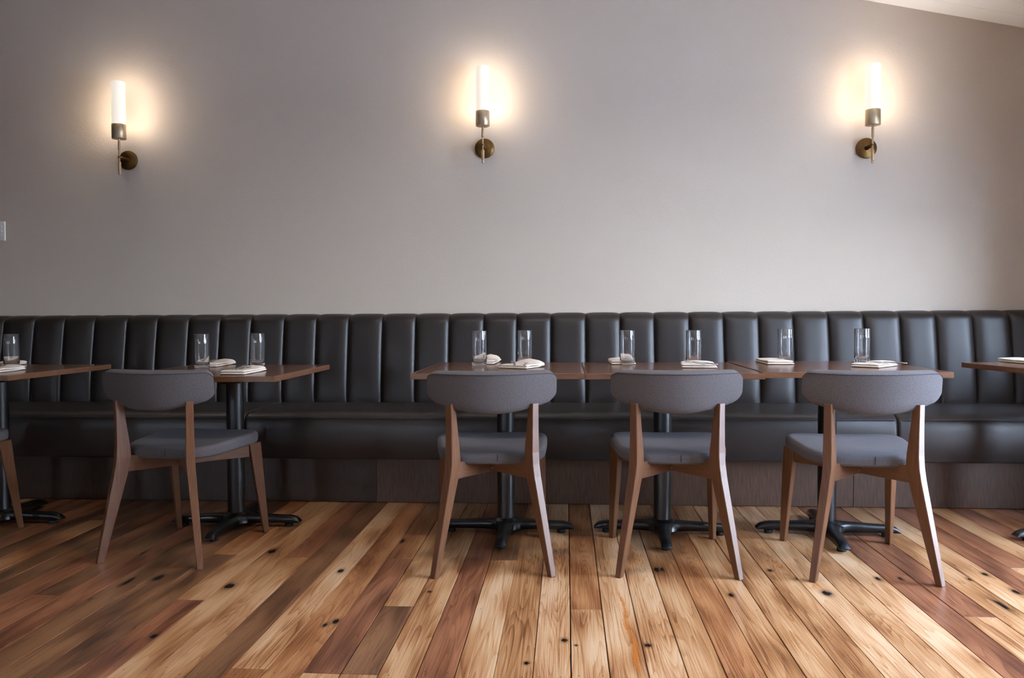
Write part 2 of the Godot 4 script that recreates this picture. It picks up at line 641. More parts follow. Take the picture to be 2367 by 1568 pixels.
func build_floor() -> void:
	var fl := structure("floor")
	var s := begin()
	box(s, Vector3(XL - 0.2, -0.12, ZW - 0.2), Vector3(XR + 0.2, -0.02, ZF + 0.2))
	part("subfloor", s, M.subfloor, fl)
	var pool := []
	for tone in 5:
		for k in 3:
			pool.append(board_material(tone, 40 + tone * 17 + k * 5, 999))
	var joists := [-3.6, -3.085, -2.58, -2.07]
	var first := int(floor((-3.75 - 0.0105) / PW))
	var last := int(ceil((XR - 0.0105) / PW)) - 1
	var nails := begin()
	for row in range(first, last + 1):
		var x0 := 0.0105 + PW * row
		var joints := []
		var tones := []
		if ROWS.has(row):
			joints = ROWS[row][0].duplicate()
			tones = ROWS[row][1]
		else:
			if rng.randf() < 0.6:
				joints.append(joists[rng.randi() % 3])
			for k in joints.size() + 1:
				tones.append([1, 2, 2, 3, 4, 1, 0][rng.randi() % 7])
		var gap := rng.randf_range(0.0004, 0.0011)
		if row in [-6, -4, -1, 0, 1, 2, 3, 5, 6, 11, 13]:
			gap += 0.0009
		var ends := [ZW + 0.05]
		ends.append_array(joints)
		ends.append(-1.55)
		for k in ends.size() - 1:
			var mat: Material
			var has_knot := row == 1
			for q in KNOTS:
				if q[0] > x0 and q[0] < x0 + PW and q[1] > ends[k] and q[1] < ends[k + 1]:
					has_knot = true
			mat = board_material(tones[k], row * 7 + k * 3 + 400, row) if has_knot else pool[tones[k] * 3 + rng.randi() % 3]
			s = begin()
			board(s, x0 + gap, minf(x0 + PW - gap, XR + 0.1), ends[k] + 0.0006, ends[k + 1] - 0.0006, rng.randf_range(-0.006, 0.006))
			part("plank", s, mat, fl)
		for z in joists:
			for q in [0.22, 0.78]:
				var c := Vector3(x0 + PW * (q + rng.randf_range(-0.06, 0.06)), 0.0006, z + rng.randf_range(-0.03, 0.03))
				var ring := PackedVector3Array()
				for i in 7:
					ring.append(c + Vector3(cos(TAU * i / 7), 0, -sin(TAU * i / 7)) * 0.0021)
				cap(nails, ring, true)
	var nh := part("nail_heads", nails, plain(Color(0.2, 0.13, 0.09), 0.6), fl)
	nh.set_meta("kind", "stuff")
	# boards outside the frame, joined
	for tone in 3:
		s = begin()
		for row in range(int(floor((XL - 0.0105) / PW)), last + 1):
			if posmod(row * 7, 3) != tone:
				continue
			var x0 := 0.0105 + PW * row
			board(s, x0 + 0.0006, minf(x0 + PW - 0.0006, XR + 0.1), -1.548, ZF, 0.0)
			if row < first:
				board(s, x0 + 0.0006, x0 + PW - 0.0006, ZW + 0.05, -1.55, 0.0)
		var o := part("plank_field", s, pool[tone * 3 + 1], fl)
		o.set_meta("kind", "stuff")


# ------------------------------------------------------------------ banquette
const SEAMS := [-3.112, -2.927, -2.744, -2.549, -2.366, -2.178, -1.991, -1.808, -1.613, -1.424, -1.237, -1.041, -0.850, -0.659, -0.461, -0.274, -0.083, 0.111, 0.302, 0.491, 0.683, 0.870, 1.060, 1.247, 1.435, 1.623, 1.816, 2.004, 2.197, 2.390]


func build_banquette() -> void:
	var b := thing("banquette")
	tag(b, "long dark brown leather banquette with vertical channelled back along the grey wall", "banquette")
	var xs := []
	for k in range(8, 0, -1):
		xs.append(-3.112 - 0.188 * k)
	xs.append_array(SEAMS)
	xs.append(2.58)
	for i in xs.size() - 1:
		var s := begin()
		channel(s, xs[i], xs[i + 1], [8, 27].has(i) or [16, 27].has(i))
		part("back_channel", s, M.leather, b)
	var x_end: float = xs[0]
	var s := begin()
	box(s, Vector3(x_end, 0.24, ZW + 0.002), Vector3(2.58, 0.955, -4.49), 0.004)
	part("back_board", s, M.leather, b)
	var joints := [x_end, -1.62, 1.58, 2.58]
	for i in 3:
		s = begin()
		cushion(s, joints[i], joints[i + 1])
		var cu := part("seat_cushion", s, M.seat_leather, b)
		s = begin()
		tube(s, PackedVector3Array([Vector3(joints[i] + 0.012, 0.4555, -3.8785), Vector3((joints[i] + joints[i + 1]) / 2.0, 0.4555, -3.8785), Vector3(joints[i + 1] - 0.012, 0.4555, -3.8785)]), 0.0028, 8)
		part("welt", s, M.seat_leather, cu)
	s = begin()
	box(s, Vector3(x_end, 0.2, -4.5), Vector3(2.58, 0.243, -4.06))
	box(s, Vector3(x_end, 0.0, -4.5), Vector3(2.58, 0.2, -4.08))
	part("seat_box", s, M.subfloor, b)
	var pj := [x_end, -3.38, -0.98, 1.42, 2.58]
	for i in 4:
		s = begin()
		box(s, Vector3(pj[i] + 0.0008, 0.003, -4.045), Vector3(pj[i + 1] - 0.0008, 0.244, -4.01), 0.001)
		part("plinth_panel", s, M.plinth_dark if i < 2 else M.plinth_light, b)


# One padded channel between two seams: a pillow across, leaning back, rolled over at the top.
func channel(s: SurfaceTool, x0: float, x1: float, _wide: bool) -> void:
	var nu := 16
	var spine := []   # (y, z, outward y, outward z)
	for k in 15:
		var t := k / 14.0
		var y := lerpf(0.455, 0.928, t)
		spine.append([y, -4.392 - 0.062 * pow(t, 1.35), 0.0, 1.0, 1.0])
	for k in range(1, 9):
		var a := PI / 2.0 * k / 8.0
		spine.append([0.928 + 0.041 * sin(a), -4.454 - 0.055 * (1.0 - cos(a)), sin(a), cos(a), 1.0])
	spine.append([0.969, ZW + 0.004, 1.0, 0.0, 1.0])
	var rows := []
	for q in spine:
		var row := PackedVector3Array()
		var foot := smoothstep(0.44, 0.52, q[0])   # the pad tucks in where it meets the seat
		for i in nu + 1:
			var u := float(i) / nu * 2.0 - 1.0
			u = signf(u) * (1.0 - pow(1.0 - absf(u), 1.6))
			var puff := 0.025 * pow(maxf(0.0, 1.0 - pow(absf(u), 4.2)), 0.66) * lerpf(0.55, 1.0, foot)
			puff *= lerpf(1.0, 0.4, q[2])
			row.append(Vector3(lerpf(x0, x1, (u + 1.0) / 2.0), q[0] + q[2] * puff, q[1] + q[3] * puff))
		rows.append(row)
	skin(s, rows, false, 1)


func cushion(s: SurfaceTool, x0: float, x1: float) -> void:
	# section in (z, y), from the back along the top, over the front and under
	var sec := [Vector2(-4.46, 0.478), Vector2(-4.3, 0.481), Vector2(-4.15, 0.482), Vector2(-4.03, 0.481)]
	for k in 9:
		var a := deg_to_rad(78.0 * k / 8.0)
		sec.append(Vector2(-3.96 + 0.075 * sin(a), 0.4795 - 0.034 * (1.0 - cos(a))))
	sec.append_array([Vector2(-3.879, 0.44), Vector2(-3.876, 0.40), Vector2(-3.876, 0.35), Vector2(-3.882, 0.30), Vector2(-3.893, 0.265)])
	for k in 5:
		var a := deg_to_rad(90.0 * k / 4.0)
		sec.append(Vector2(-3.912 + 0.017 * cos(a), 0.2585 - 0.0145 * sin(a)))
	sec.append(Vector2(-4.06, 0.244))
	var stops := []
	for k in 6:
		var t := k / 5.0
		stops.append([x0 + 0.016 * t, sqrt(1.0 - pow(1.0 - t, 2.0))])
	var n := int((x1 - x0) / 0.3)
	for k in range(1, n):
		stops.append([lerpf(x0 + 0.016, x1 - 0.016, float(k) / n), 1.0])
	for k in 6:
		var t := 1.0 - k / 5.0
		stops.append([x1 - 0.016 * t, sqrt(1.0 - pow(1.0 - t, 2.0))])
	var rows := []
	for st in stops:
		var row := PackedVector3Array()
		var inset: float = 0.016 * (1.0 - st[1])
		for p in sec:
			var d: Vector2 = Vector2(-4.2, 0.36) - p
			var f: float = inset / maxf(0.05, absf(d.y)) if absf(d.y) > absf(d.x) else inset / maxf(0.05, absf(d.x))
			var q: Vector2 = p + d * minf(f, 0.5)
			row.append(Vector3(st[0], q.y, q.x))
		rows.append(row)
	skin(s, rows, false, 1)


# ------------------------------------------------------------------ tables
func make_table(w: float, d: float, h: float, base_turn: float) -> Node3D:
	var t := thing("dining_table")
	var s := begin()
	box(s, Vector3(-w / 2 + 0.004, h - 0.022, -d / 2 + 0.004), Vector3(w / 2 - 0.004, h, d / 2 - 0.004), 0.0004)
	part("tabletop", s, M.table_wood, t)
	s = begin()
	lipping(s, w / 2, d / 2, h)
	part("tabletop_edging", s, M.edge_wood, t)
	s = begin()
	box(s, Vector3(-0.15, h - 0.031, -0.15), Vector3(0.15, h - 0.0235, 0.15), 0.002)
	lathe(s, [Vector2(0.0, h - 0.06), Vector2(0.05, h - 0.06), Vector2(0.055, h - 0.05), Vector2(0.055, h - 0.031)], 28)
	part("mounting_plate", s, M.black_metal, t)
	s = begin()
	lathe(s, [Vector2(0.0385, 0.055), Vector2(0.0385, h - 0.055)], 36)
	part("pole", s, M.black_metal, t)
	var base := Basis(Vector3.UP, base_turn)
	s = begin()
	lathe(s, [Vector2(0.075, 0.024), Vector2(0.072, 0.046), Vector2(0.060, 0.0555), Vector2(0.049, 0.060), Vector2(0.0445, 0.066), Vector2(0.042, 0.068), Vector2(0.0386, 0.068)], 36)
	for k in 4:
		arm(s, base * Basis(Vector3.UP, k * PI / 2.0))
	part("pedestal_base", s, M.black_metal, t)
	for k in 4:
		s = begin()
		var p := base * Basis(Vector3.UP, k * PI / 2.0) * Vector3(0, 0, 0.245)
		lathe(s, [Vector2(0.0, 0.0), Vector2(0.017, 0.0), Vector2(0.0185, 0.002), Vector2(0.0185, 0.015), Vector2(0.010, 0.017), Vector2(0.010, 0.024)], 20, p)
		part("foot_pad", s, M.rubber, t)
	return t


# Solid timber band round the edge of a top.
func lipping(s: SurfaceTool, x: float, z: float, h: float) -> void:
	var rows := []
	for q in [[-0.004, 0.0], [-0.0012, 0.0], [0.0, -0.0012], [0.0, -0.0218], [-0.0012, -0.023], [-0.004, -0.023], [-0.004, 0.0]]:
		var a: float = x + q[0]
		var b: float = z + q[0]
		rows.append(PackedVector3Array([Vector3(a, h + q[1], b), Vector3(-a, h + q[1], b), Vector3(-a, h + q[1], -b), Vector3(a, h + q[1], -b)]))
	skin(s, rows, true, -1)


# One arm of the cast base, running to +z; its flanks flare into its neighbours at the hub.
func arm(s: SurfaceTool, turn: Basis) -> void:
	var rows := []
	for k in 23:
		var t := k / 22.0
		var r := 0.30 * t
		var hw := 0.0255 + 0.045 * exp(-pow(maxf(0.0, r - 0.018) / 0.036, 1.3))
		hw = minf(hw, maxf(0.012, r) + 0.03) - 0.004 * smoothstep(0.1, 0.28, r)
		var top := 0.0575 - 0.0065 * smoothstep(0.05, 0.25, r)
		var low := 0.0195
		if r > 0.24:   # rounded nose
			var q := (r - 0.24) / 0.06
			top = low + (top - low) * sqrt(maxf(0.0, 1.0 - q * q * 0.985))
		var ring := PackedVector3Array()
		var ch := minf(0.011, (top - low) * 0.45)
		for p in [[hw, low], [hw * 1.0, top - ch], [hw - ch * 0.35, top - ch * 0.35], [hw - ch, top], [0.0, top + 0.001], [-hw + ch, top], [-hw + ch * 0.35, top - ch * 0.35], [-hw, top - ch], [-hw, low]]:
			ring.append(turn * Vector3(p[0], p[1], r))
		rows.append(ring)
	skin(s, rows, true, 1)
	cap(s, rows[-1], true)


func build_tables() -> void:
	# centre x, z, width, height, turn of the top, pedestal offset and turn
	var at := [
		[-2.66, -3.5, 0.70, 0.726, 0.0, "brown wooden dining table cut by the left edge of the photo"],
		[-1.52, -3.475, 0.70, 0.724, 0.0, "brown wooden dining table standing alone with a chair at its left corner"],
		[-0.274, -3.5, 0.695, 0.733, 0.0, "leftmost brown table of the row of three pushed together"],
		[0.4255, -3.52, 0.70, 0.731, 0.0, "middle brown table of the row of three pushed together"],
		[1.147, -3.565, 0.725, 0.733, -0.008, "rightmost brown table of the row of three pushed together"],
		[2.185, -3.49, 0.60, 0.733, 0.12, "brown wooden table beside the window wall cut by the right edge"],
	]
	var ped := [[0.0, -0.04, 0.0], [0.0, -0.06, 0.02], [0.005, 0.005, 0.0], [-0.005, 0.02, -0.06], [-0.015, 0.05, -0.07], [0.0, 0.0, 0.0]]
	for i in at.size():
		var a: Array = at[i]
		var t := make_table(a[2], 0.75, a[3], ped[i][2])
		t.position = Vector3(a[0], 0, a[1])
		t.rotation.y = a[4]
		tag(t, a[5], "table", "pedestal tables along the banquette")
		for c in t.get_children():
			if String(c.name).begins_with("tabletop") or String(c.name).begins_with("mounting"):
				continue
			c.position += Vector3(ped[i][0], 0, ped[i][1])


# ------------------------------------------------------------------ chairs (front towards -z)
func make_chair() -> Node3D:
	var t := thing("dining_chair")
	seat_pad(t)
	back_pad(t)
	for sx in [-1.0, 1.0]:
		rear_leg(t, sx)
		front_leg(t, sx)
		rail(t, sx)
	return t


func outline(n: int, grow: float, y: float, dome: float) -> PackedVector3Array:
	var ring := PackedVector3Array()
	for i in n:
		var a := -TAU * i / n
		var ca := cos(a)
		var sa := sin(a)
		var e := 2.0 / 4.2
		var z := -0.035 + (0.213 + grow) * signf(sa) * pow(absf(sa), e)
		var half := lerpf(0.237, 0.196, clampf((z + 0.2) / 0.38, 0.0, 1.0)) + grow
		var x := half * signf(ca) * pow(absf(ca), e)
		ring.append(Vector3(x, y + dome * (0.012 * pow(x / 0.22, 2.0) - 0.018 * (z + 0.1) / 0.28), z))
	return ring


func seat_pad(t: Node3D) -> void:
	var s := begin()
	var n := 72
	var rows := []
	rows.append(outline(n, -0.19, 0.409, 0.35))
	rows.append(outline(n, -0.03, 0.409, 0.35))
	for k in 7:   # rounded lower edge
		var a := PI / 2.0 * k / 6.0
		rows.append(outline(n, -0.012 + 0.012 * sin(a), 0.421 - 0.012 * cos(a), 0.5))
	for k in 9:   # rounded upper edge
		var a := PI / 2.0 * k / 8.0
		rows.append(outline(n, -0.022 * (1.0 - cos(a)), 0.438 + 0.018 * sin(a), 0.8))
	for k in range(1, 6):
		rows.append(outline(n, lerpf(-0.022, -0.19, k / 5.0), 0.456 + 0.002 * sin(k / 5.0 * PI), 0.8))
	skin(s, rows, true, 1)
	cap(s, rows[0], false)
	cap(s, rows[-1], true, 1)
	var seat := part("seat", s, M.fabric, t)
	s = begin()
	var p := PackedVector3Array()
	for k in 6:
		p.append(Vector3(0.02, lerpf(0.412, 0.440, k / 5.0), 0.1775 + 0.0006))
	tube(s, p, 0.0016, 6)
	part("stitching", s, M.piping, seat)


func back_centre(x: float, y: float) -> Vector3:
	return Vector3(x, y, 0.259 - 1.25 * x * x + (y - 0.68) * 0.13)


func back_pad(t: Node3D) -> void:
	var half := 0.243
	var s := begin()
	var rows := []
	var crest := PackedVector3Array()
	var n := 44
	for k in n + 1:
		var u := sin((float(k) / n - 0.5) * PI)
		var x := u * half * 0.9985
		var ax := absf(x)
		var yt := 0.757
		var r1 := 0.028
		if ax > half - r1:
			yt -= r1 * (1.0 - sqrt(maxf(0.0, 1.0 - pow((ax - half + r1) / r1, 2.0))))
		var yb := 0.599 + 0.82 * x * x
		var r2 := 0.034
		if ax > half - r2:
			yb += r2 * 0.8 * (1.0 - sqrt(maxf(0.0, 1.0 - pow((ax - half + r2) / r2, 2.0))))
		var th := 0.052 * (0.35 + 0.65 * sqrt(maxf(0.0, 1.0 - pow(ax / half, 6.0))))
		var nrm := Vector3(2.5 * x, 0, 1).normalized()
		var ring := PackedVector3Array()
		var hh := yt - yb
		# front (towards the sitter) bottom to top, over the top, down the rear
		for q in [[-1.0, 0.10], [-1.0, 0.5], [-1.0, 0.93], [-0.95, 0.985], [-0.82, 1.012], [-0.62, 1.012], [-0.3, 0.975], [0.0, 0.925], [0.004, 0.90], [0.012, 0.75], [0.012, 0.5], [0.008, 0.25], [-0.02, 0.10], [-0.12, 0.03], [-0.3, 0.0], [-0.7, 0.0], [-0.9, 0.03]]:
			var y: float = yb + hh * q[1]
			ring.append(back_centre(x, y) + nrm * th * q[0])
		rows.append(ring)
		if k > 0 and k < n:
			crest.append(back_centre(x, yb + hh * 0.925) + nrm * 0.0004)
	skin(s, rows, true, 1)
	cap(s, rows[0], false, 1)
	cap(s, rows[-1], true, 1)
	var bk := part("backrest", s, M.fabric, t)
	s = begin()
	tube(s, crest, 0.0013, 8)
	part("piping", s, M.piping, bk)


func rear_leg(t: Node3D, sx: float) -> void:
	var s := begin()
	var e1 := Vector3(sx * sin(deg_to_rad(34)), 0, cos(deg_to_rad(34)))    # across the broad face
	var e2 := Vector3(sx * cos(deg_to_rad(34)), 0, -sin(deg_to_rad(34)))   # through the thickness
	var stops := [
		[Vector3(0.2165, 0.0, 0.262), 0.022, 0.020], [Vector3(0.2155, 0.004, 0.261), 0.026, 0.0235], [Vector3(0.1835, 0.19, 0.2335), 0.041, 0.029], [Vector3(0.153, 0.365, 0.210), 0.054, 0.033],
		[Vector3(0.1475, 0.41, 0.206), 0.0555, 0.0335], [Vector3(0.1475, 0.455, 0.2055), 0.050, 0.033], [Vector3(0.151, 0.55, 0.2115), 0.037, 0.030], [Vector3(0.1545, 0.637, 0.2165), 0.028, 0.028],
	]
	var rings := []
	for q in stops:
		var c: Vector3 = q[0]
		rings.append(rect_ring(Vector3(c.x * sx, c.y, c.z), e1, e2, q[1], q[2], 0.0022))
	loft(s, rings, -1, sx < 0)
	part("leg", s, M.chair_wood, t)


func front_leg(t: Node3D, sx: float) -> void:
	var s := begin()
	var e1 := Vector3(sx * 0.7071, 0, -0.7071)
	var e2 := Vector3(sx * 0.7071, 0, 0.7071)
	var rings := []
	for q in [[Vector3(0.2135, 0.0, -0.262), 0.020, 0.019], [Vector3(0.2133, 0.004, -0.2612), 0.024, 0.022], [Vector3(0.2045, 0.25, -0.221), 0.041, 0.029], [Vector3(0.198, 0.414, -0.196), 0.050, 0.031]]:
		var c: Vector3 = q[0]
		rings.append(rect_ring(Vector3(c.x * sx, c.y, c.z), e1, e2, q[1], q[2], 0.0022))
	loft(s, rings, -1, sx > 0)
	part("leg", s, M.chair_wood, t)


# Each rail runs from a rear leg under the seat to the opposite front leg; the two cross in the middle.
func rail(t: Node3D, sx: float) -> void:
	var s := begin()
	var a := Vector3(0.147 * sx, 0, 0.206)
	var b := Vector3(-0.198 * sx, 0, -0.196)
	var d := (b - a).normalized()
	var e := Vector3(0, 1, 0).cross(d)
	var rings := []
	for q in [[0.03, 0.3845, 0.064], [0.30, 0.380, 0.052], [0.5, 0.378, 0.046], [0.72, 0.379, 0.046], [0.95, 0.379, 0.052]]:
		rings.append(rect_ring(a.lerp(b, q[0]) + Vector3(0, q[1], 0), e, Vector3.UP, 0.024, q[2], 0.0016))
	loft(s, rings, -1, true)
	var r := part("rail", s, M.rail_wood, t)
	var side := 1.0 if e.z > 0.0 else -1.0
	for y in [0.367, 0.391]:
		s = begin()
		lathe(s, [Vector2(0.0035, -0.001), Vector2(0.0035, 0.0008), Vector2(0.0, 0.0012)], 10, a.lerp(b, 0.40) + Vector3(0, y, 0) + e * side * 0.012, Basis(Quaternion(Vector3.UP, e * side)))
		part("screw", s, M.steel, r)


func build_chairs() -> void:
	var proto := make_chair()
	var at := [
		[-0.295, -3.135, 0.092, "grey upholstered chair at the leftmost of the three joined tables"],
		[-2.74, -3.21, -0.085, "grey upholstered chair cut off by the left edge of the photo"],
		[-1.585, -3.198, -0.115, "grey upholstered chair pulled askew at the table standing alone"],
		[0.409, -3.16, -0.005, "grey upholstered chair at the middle of the three joined tables"],
		[1.115, -3.135, -0.06, "grey upholstered chair at the rightmost joined table, its back brightest at the right"],
	]
	for i in at.size():
		var a: Array = at[i]
		var c: Node3D = proto if i == 0 else copy_of(proto, "dining_chair", Vector3.ZERO, 0.0)
		c.position = Vector3(a[0], 0, a[1])
		c.rotation.y = a[2]
		tag(c, a[3], "chair", "grey chairs with brown wooden legs")


# ------------------------------------------------------------------ wall lamps
func build_sconces() -> void:
	var at := [
		[-2.583, 1.895, "leftmost of the three brass wall lamps with a frosted glass tube"],
		[-0.463, 1.923, "middle one of the three brass wall lamps with a frosted glass tube"],
		[1.668, 1.882, "rightmost of the three brass wall lamps, nearest the ceiling edge"],
	]
	var proto: Node3D
	for i in 3:
		var a: Array = at[i]
		var c: Node3D
		if i == 0:
			proto = make_sconce()
			c = proto
		else:
			c = copy_of(proto, "wall_sconce", Vector3.ZERO, 0.0)
		c.position = Vector3(a[0], a[1], ZW)
		tag(c, a[2], "wall lamp", "brass wall lamps on the grey wall")


func make_sconce() -> Node3D:
	var t := thing("wall_sconce")
	var out := Basis(Vector3.RIGHT, PI / 2.0)   # y of the profile points out of the wall
	var s := begin()
	lathe(s, [Vector2(0.0545, 0.0), Vector2(0.056, 0.002), Vector2(0.056, 0.011), Vector2(0.0535, 0.0135), Vector2(0.0, 0.0137)], 48, Vector3.ZERO, out)
	part("backplate", s, M.old_brass, t)
	s = begin()
	lathe(s, [Vector2(0.013, 0.012), Vector2(0.011, 0.02), Vector2(0.010, 0.085), Vector2(0.0105, 0.1), Vector2(0.0, 0.106)], 24, Vector3.ZERO, out)
	part("arm", s, M.old_brass, t)
	var c := Vector3(0, 0, 0.1)
	s = begin()
	lathe(s, [Vector2(0.0, -0.101), Vector2(0.0065, -0.101), Vector2(0.0072, -0.099), Vector2(0.0072, -0.083), Vector2(0.0046, -0.082), Vector2(0.0046, 0.106)], 20, c)
	part("stem", s, M.brass, t)
	for q in [[-0.083, -0.028, 0.0085], [0.044, 0.093, 0.0072]]:
		s = begin()
		lathe(s, [Vector2(0.0046, q[0]), Vector2(q[2] - 0.001, q[0]), Vector2(q[2], q[0] + 0.001), Vector2(q[2], q[1] - 0.001), Vector2(q[2] - 0.001, q[1]), Vector2(0.0046, q[1])], 20, c)
		part("sleeve", s, M.sleeve, t)
	s = begin()
	lathe(s, [Vector2(0.0, 0.105), Vector2(0.0385, 0.105), Vector2(0.0395, 0.106), Vector2(0.0395, 0.187), Vector2(0.0385, 0.188), Vector2(0.0365, 0.188), Vector2(0.0365, 0.110), Vector2(0.0, 0.110)], 40, c)
	part("cup", s, M.brass, t)
	s = begin()
	lathe(s, [Vector2(0.0, 0.125), Vector2(0.0362, 0.125), Vector2(0.0375, 0.19), Vector2(0.0375, 0.430), Vector2(0.0355, 0.4335), Vector2(0.0335, 0.434), Vector2(0.0, 0.426)], 40, c)
	part("frosted_shade", s, M.glow, t)
	for q in [[0.212, 0.075], [0.29, 0.05], [0.37, 0.045]]:
		var l := OmniLight3D.new()
		l.name = "bulb_light"
		l.light_color = Color(1.0, 0.935, 0.85)
		l.light_energy = q[1]
		l.omni_range = 12.0
		l.omni_attenuation = 2.0
		l.light_size = 0.03
		l.shadow_enabled = true
		l.position = c + Vector3(0, q[0], 0)
		t.add_child(l, true)
	return t


# Added fill lights in invented ceiling fittings, unseen above the frame.
func build_added_lights() -> void:
	var at := [[1.3, -2.15, 1.6, "added unseen ceiling light nearest the window wall"], [-0.3, -2.15, 2.0, "added unseen ceiling light over the middle of the aisle"]]
	for a in at:
		var t := thing("added_ceiling_light", Vector3(a[0], ceiling_y(a[0]) - 0.004, a[1]))
		t.rotation.z = atan(SLOPE)
		tag(t, a[3], "ceiling light", "added fill lights in the raked ceiling")
		var s := begin()
		lathe(s, [Vector2(0.038, 0.002), Vector2(0.036, -0.006), Vector2(0.05, -0.008), Vector2(0.055, 0.003)], 28)
		part("added_light_ring", s, M.white, t)
		s = begin()
		lathe(s, [Vector2(0.0, -0.003), Vector2(0.037, -0.003), Vector2(0.037, 0.003), Vector2(0.0, 0.003)], 28)
		part("added_light_disc", s, M.glow, t)
		var l := SpotLight3D.new()
		l.name = "added_light_beam"
		l.light_color = Color(1.0, 0.94, 0.87)
		l.light_energy = a[2]
		l.spot_range = 14.0
		l.spot_attenuation = 2.0
		l.spot_angle = 75.0
		l.spot_angle_attenuation = 0.9
		l.light_size = 0.05
		l.shadow_enabled = true
		l.position = Vector3(0, -0.03, 0)
		t.add_child(l, true)
		l.global_rotation = Vector3(-PI / 2.0, 0, 0)


func build_switch() -> void:
	var t := thing("wall_switch", Vector3(-3.396, 1.4875, ZW))
	tag(t, "white wall switch plate with round buttons at the left edge", "switch")
	var s := begin()
	box(s, Vector3(-0.038, -0.058, 0.0), Vector3(0.038, 0.058, 0.0095), 0.003)
	part("plate", s, M.white, t)
	for x in [-0.012, 0.012]:
		for y in [-0.023, 0.0, 0.023]:
			s = begin()
			lathe(s, [Vector2(0.0088, 0.0), Vector2(0.0085, 0.0035), Vector2(0.0065, 0.0042), Vector2(0.0, 0.0032)], 20, Vector3(x, y, 0.0094), Basis(Vector3.RIGHT, PI / 2.0))
			part("button", s, M.white, t)


# ------------------------------------------------------------------ glasses, napkins, cutlery
func make_glass() -> Node3D:
	var t := thing("tumbler")
	var s := begin()
	var R := 0.0345
	lathe(s, [Vector2(0.0, 0.0012), Vector2(R - 0.008, 0.0012), Vector2(R - 0.004, 0.0), Vector2(R - 0.0012, 0.002), Vector2(R + 0.0004, 0.006), Vector2(R, 0.014), Vector2(R, 0.06), Vector2(R, 0.11), Vector2(R, 0.1585), Vector2(R - 0.0004, 0.1597), Vector2(R - 0.0009, 0.16), Vector2(R - 0.0014, 0.1597), Vector2(R - 0.0018, 0.1585), Vector2(R - 0.002, 0.11), Vector2(R - 0.0022, 0.06), Vector2(R - 0.0032, 0.022), Vector2(R - 0.006, 0.0165), Vector2(R - 0.012, 0.014), Vector2(0.0, 0.0132)], 64)
	part("glass_body", s, M.glass, t)
	return t


func make_napkin(w: float, d: float, puff: float) -> Node3D:
	# folded in two thick layers, the rolled fold lies towards -z
	var t := thing("napkin")
	var th := 0.0085
	for k in 2:
		var s := begin()
		var y0 := 0.0005 + k * (th - 0.0006)
		var rows := []
		var n := 26
		var sh := rng.randf_range(-0.002, 0.002)
		for i in n + 1:
			var q := 0.5 - 0.5 * cos(PI * i / n)
			var z := lerpf(-d / 2.0, d / 2.0 - 0.005 * k, q)
			var lift := puff * (0.25 + 0.75 * k) * exp(-pow((q - 0.08) / 0.15, 2.0)) + 0.0012 * k * sin(q * 9.0 + sh * 900.0)
			lift = maxf(lift, 0.0)
			var fat := th * (1.0 + 0.45 * k * exp(-pow((q - 0.06) / 0.12, 2.0)))
			var e := sqrt(maxf(0.0, 1.0 - pow(1.0 - clampf(minf(q, 1.0 - q) / 0.035, 0.0, 1.0), 2.0)))
			fat *= maxf(e, 0.3)
			var ring := PackedVector3Array()
			var m := 28
			var hw := w / 2.0 - 0.0025 * k
			for j in m:
				var a := TAU * j / m
				var ca := cos(a)
				var sa := sin(a)
				var x := hw * signf(ca) * pow(absf(ca), 0.3) + sh
				var sag := 0.9 * puff * k * exp(-pow((q - 0.08) / 0.2, 2.0)) * pow(x / hw, 2.0)
				ring.append(Vector3(x, y0 + maxf(0.0, lift - sag) + th / 2.0 + fat / 2.0 * signf(sa) * pow(absf(sa), 0.5) + 0.0008 * k * sin(x * 70.0 + q * 6.0), z))
			rows.append(ring)
		skin(s, rows, true, 1)
		cap(s, rows[0], false, 1)
		cap(s, rows[-1], true, 1)
		part("fold", s, M.linen, t)
	return t


func sweep(s: SurfaceTool, pts: Array) -> void:
	# pts: [centre, half width (x), half thickness (y)] along z
	var rows := []
	for p in pts:
		var ring := PackedVector3Array()
		for j in 10:
			var a := TAU * j / 10.0
			ring.append(p[0] + Vector3(cos(a) * p[1], sin(a) * p[2], 0))
		rows.append(ring)
	skin(s, rows, true, 1)
	cap(s, rows[0], false, 1)
	cap(s, rows[-1], true, 1)


func make_fork() -> Node3D:
	# tines towards -z
	var t := thing("fork")
	var s := begin()
	sweep(s, [[Vector3(0, 0.002, 0.095), 0.004, 0.001], [Vector3(0, 0.002, 0.09), 0.0075, 0.0014], [Vector3(0, 0.0024, 0.05), 0.0058, 0.0015], [Vector3(0, 0.004, 0.0), 0.0033, 0.0015], [Vector3(0, 0.0062, -0.03), 0.003, 0.0014], [Vector3(0, 0.005, -0.043), 0.008, 0.0011], [Vector3(0, 0.004, -0.052), 0.0118, 0.001], [Vector3(0, 0.0036, -0.06), 0.0118, 0.001]])
	part("handle", s, M.steel, t)
	for k in 4:
		s = begin()
		var x := (k - 1.5) * 0.0066
		sweep(s, [[Vector3(x, 0.0036, -0.058), 0.0021, 0.001], [Vector3(x, 0.0042, -0.075), 0.0017, 0.001], [Vector3(x * 0.95, 0.0072, -0.092), 0.0013, 0.0009], [Vector3(x * 0.93, 0.0102, -0.102), 0.0006, 0.0006]])
		part("tine", s, M.steel, t)
	return t


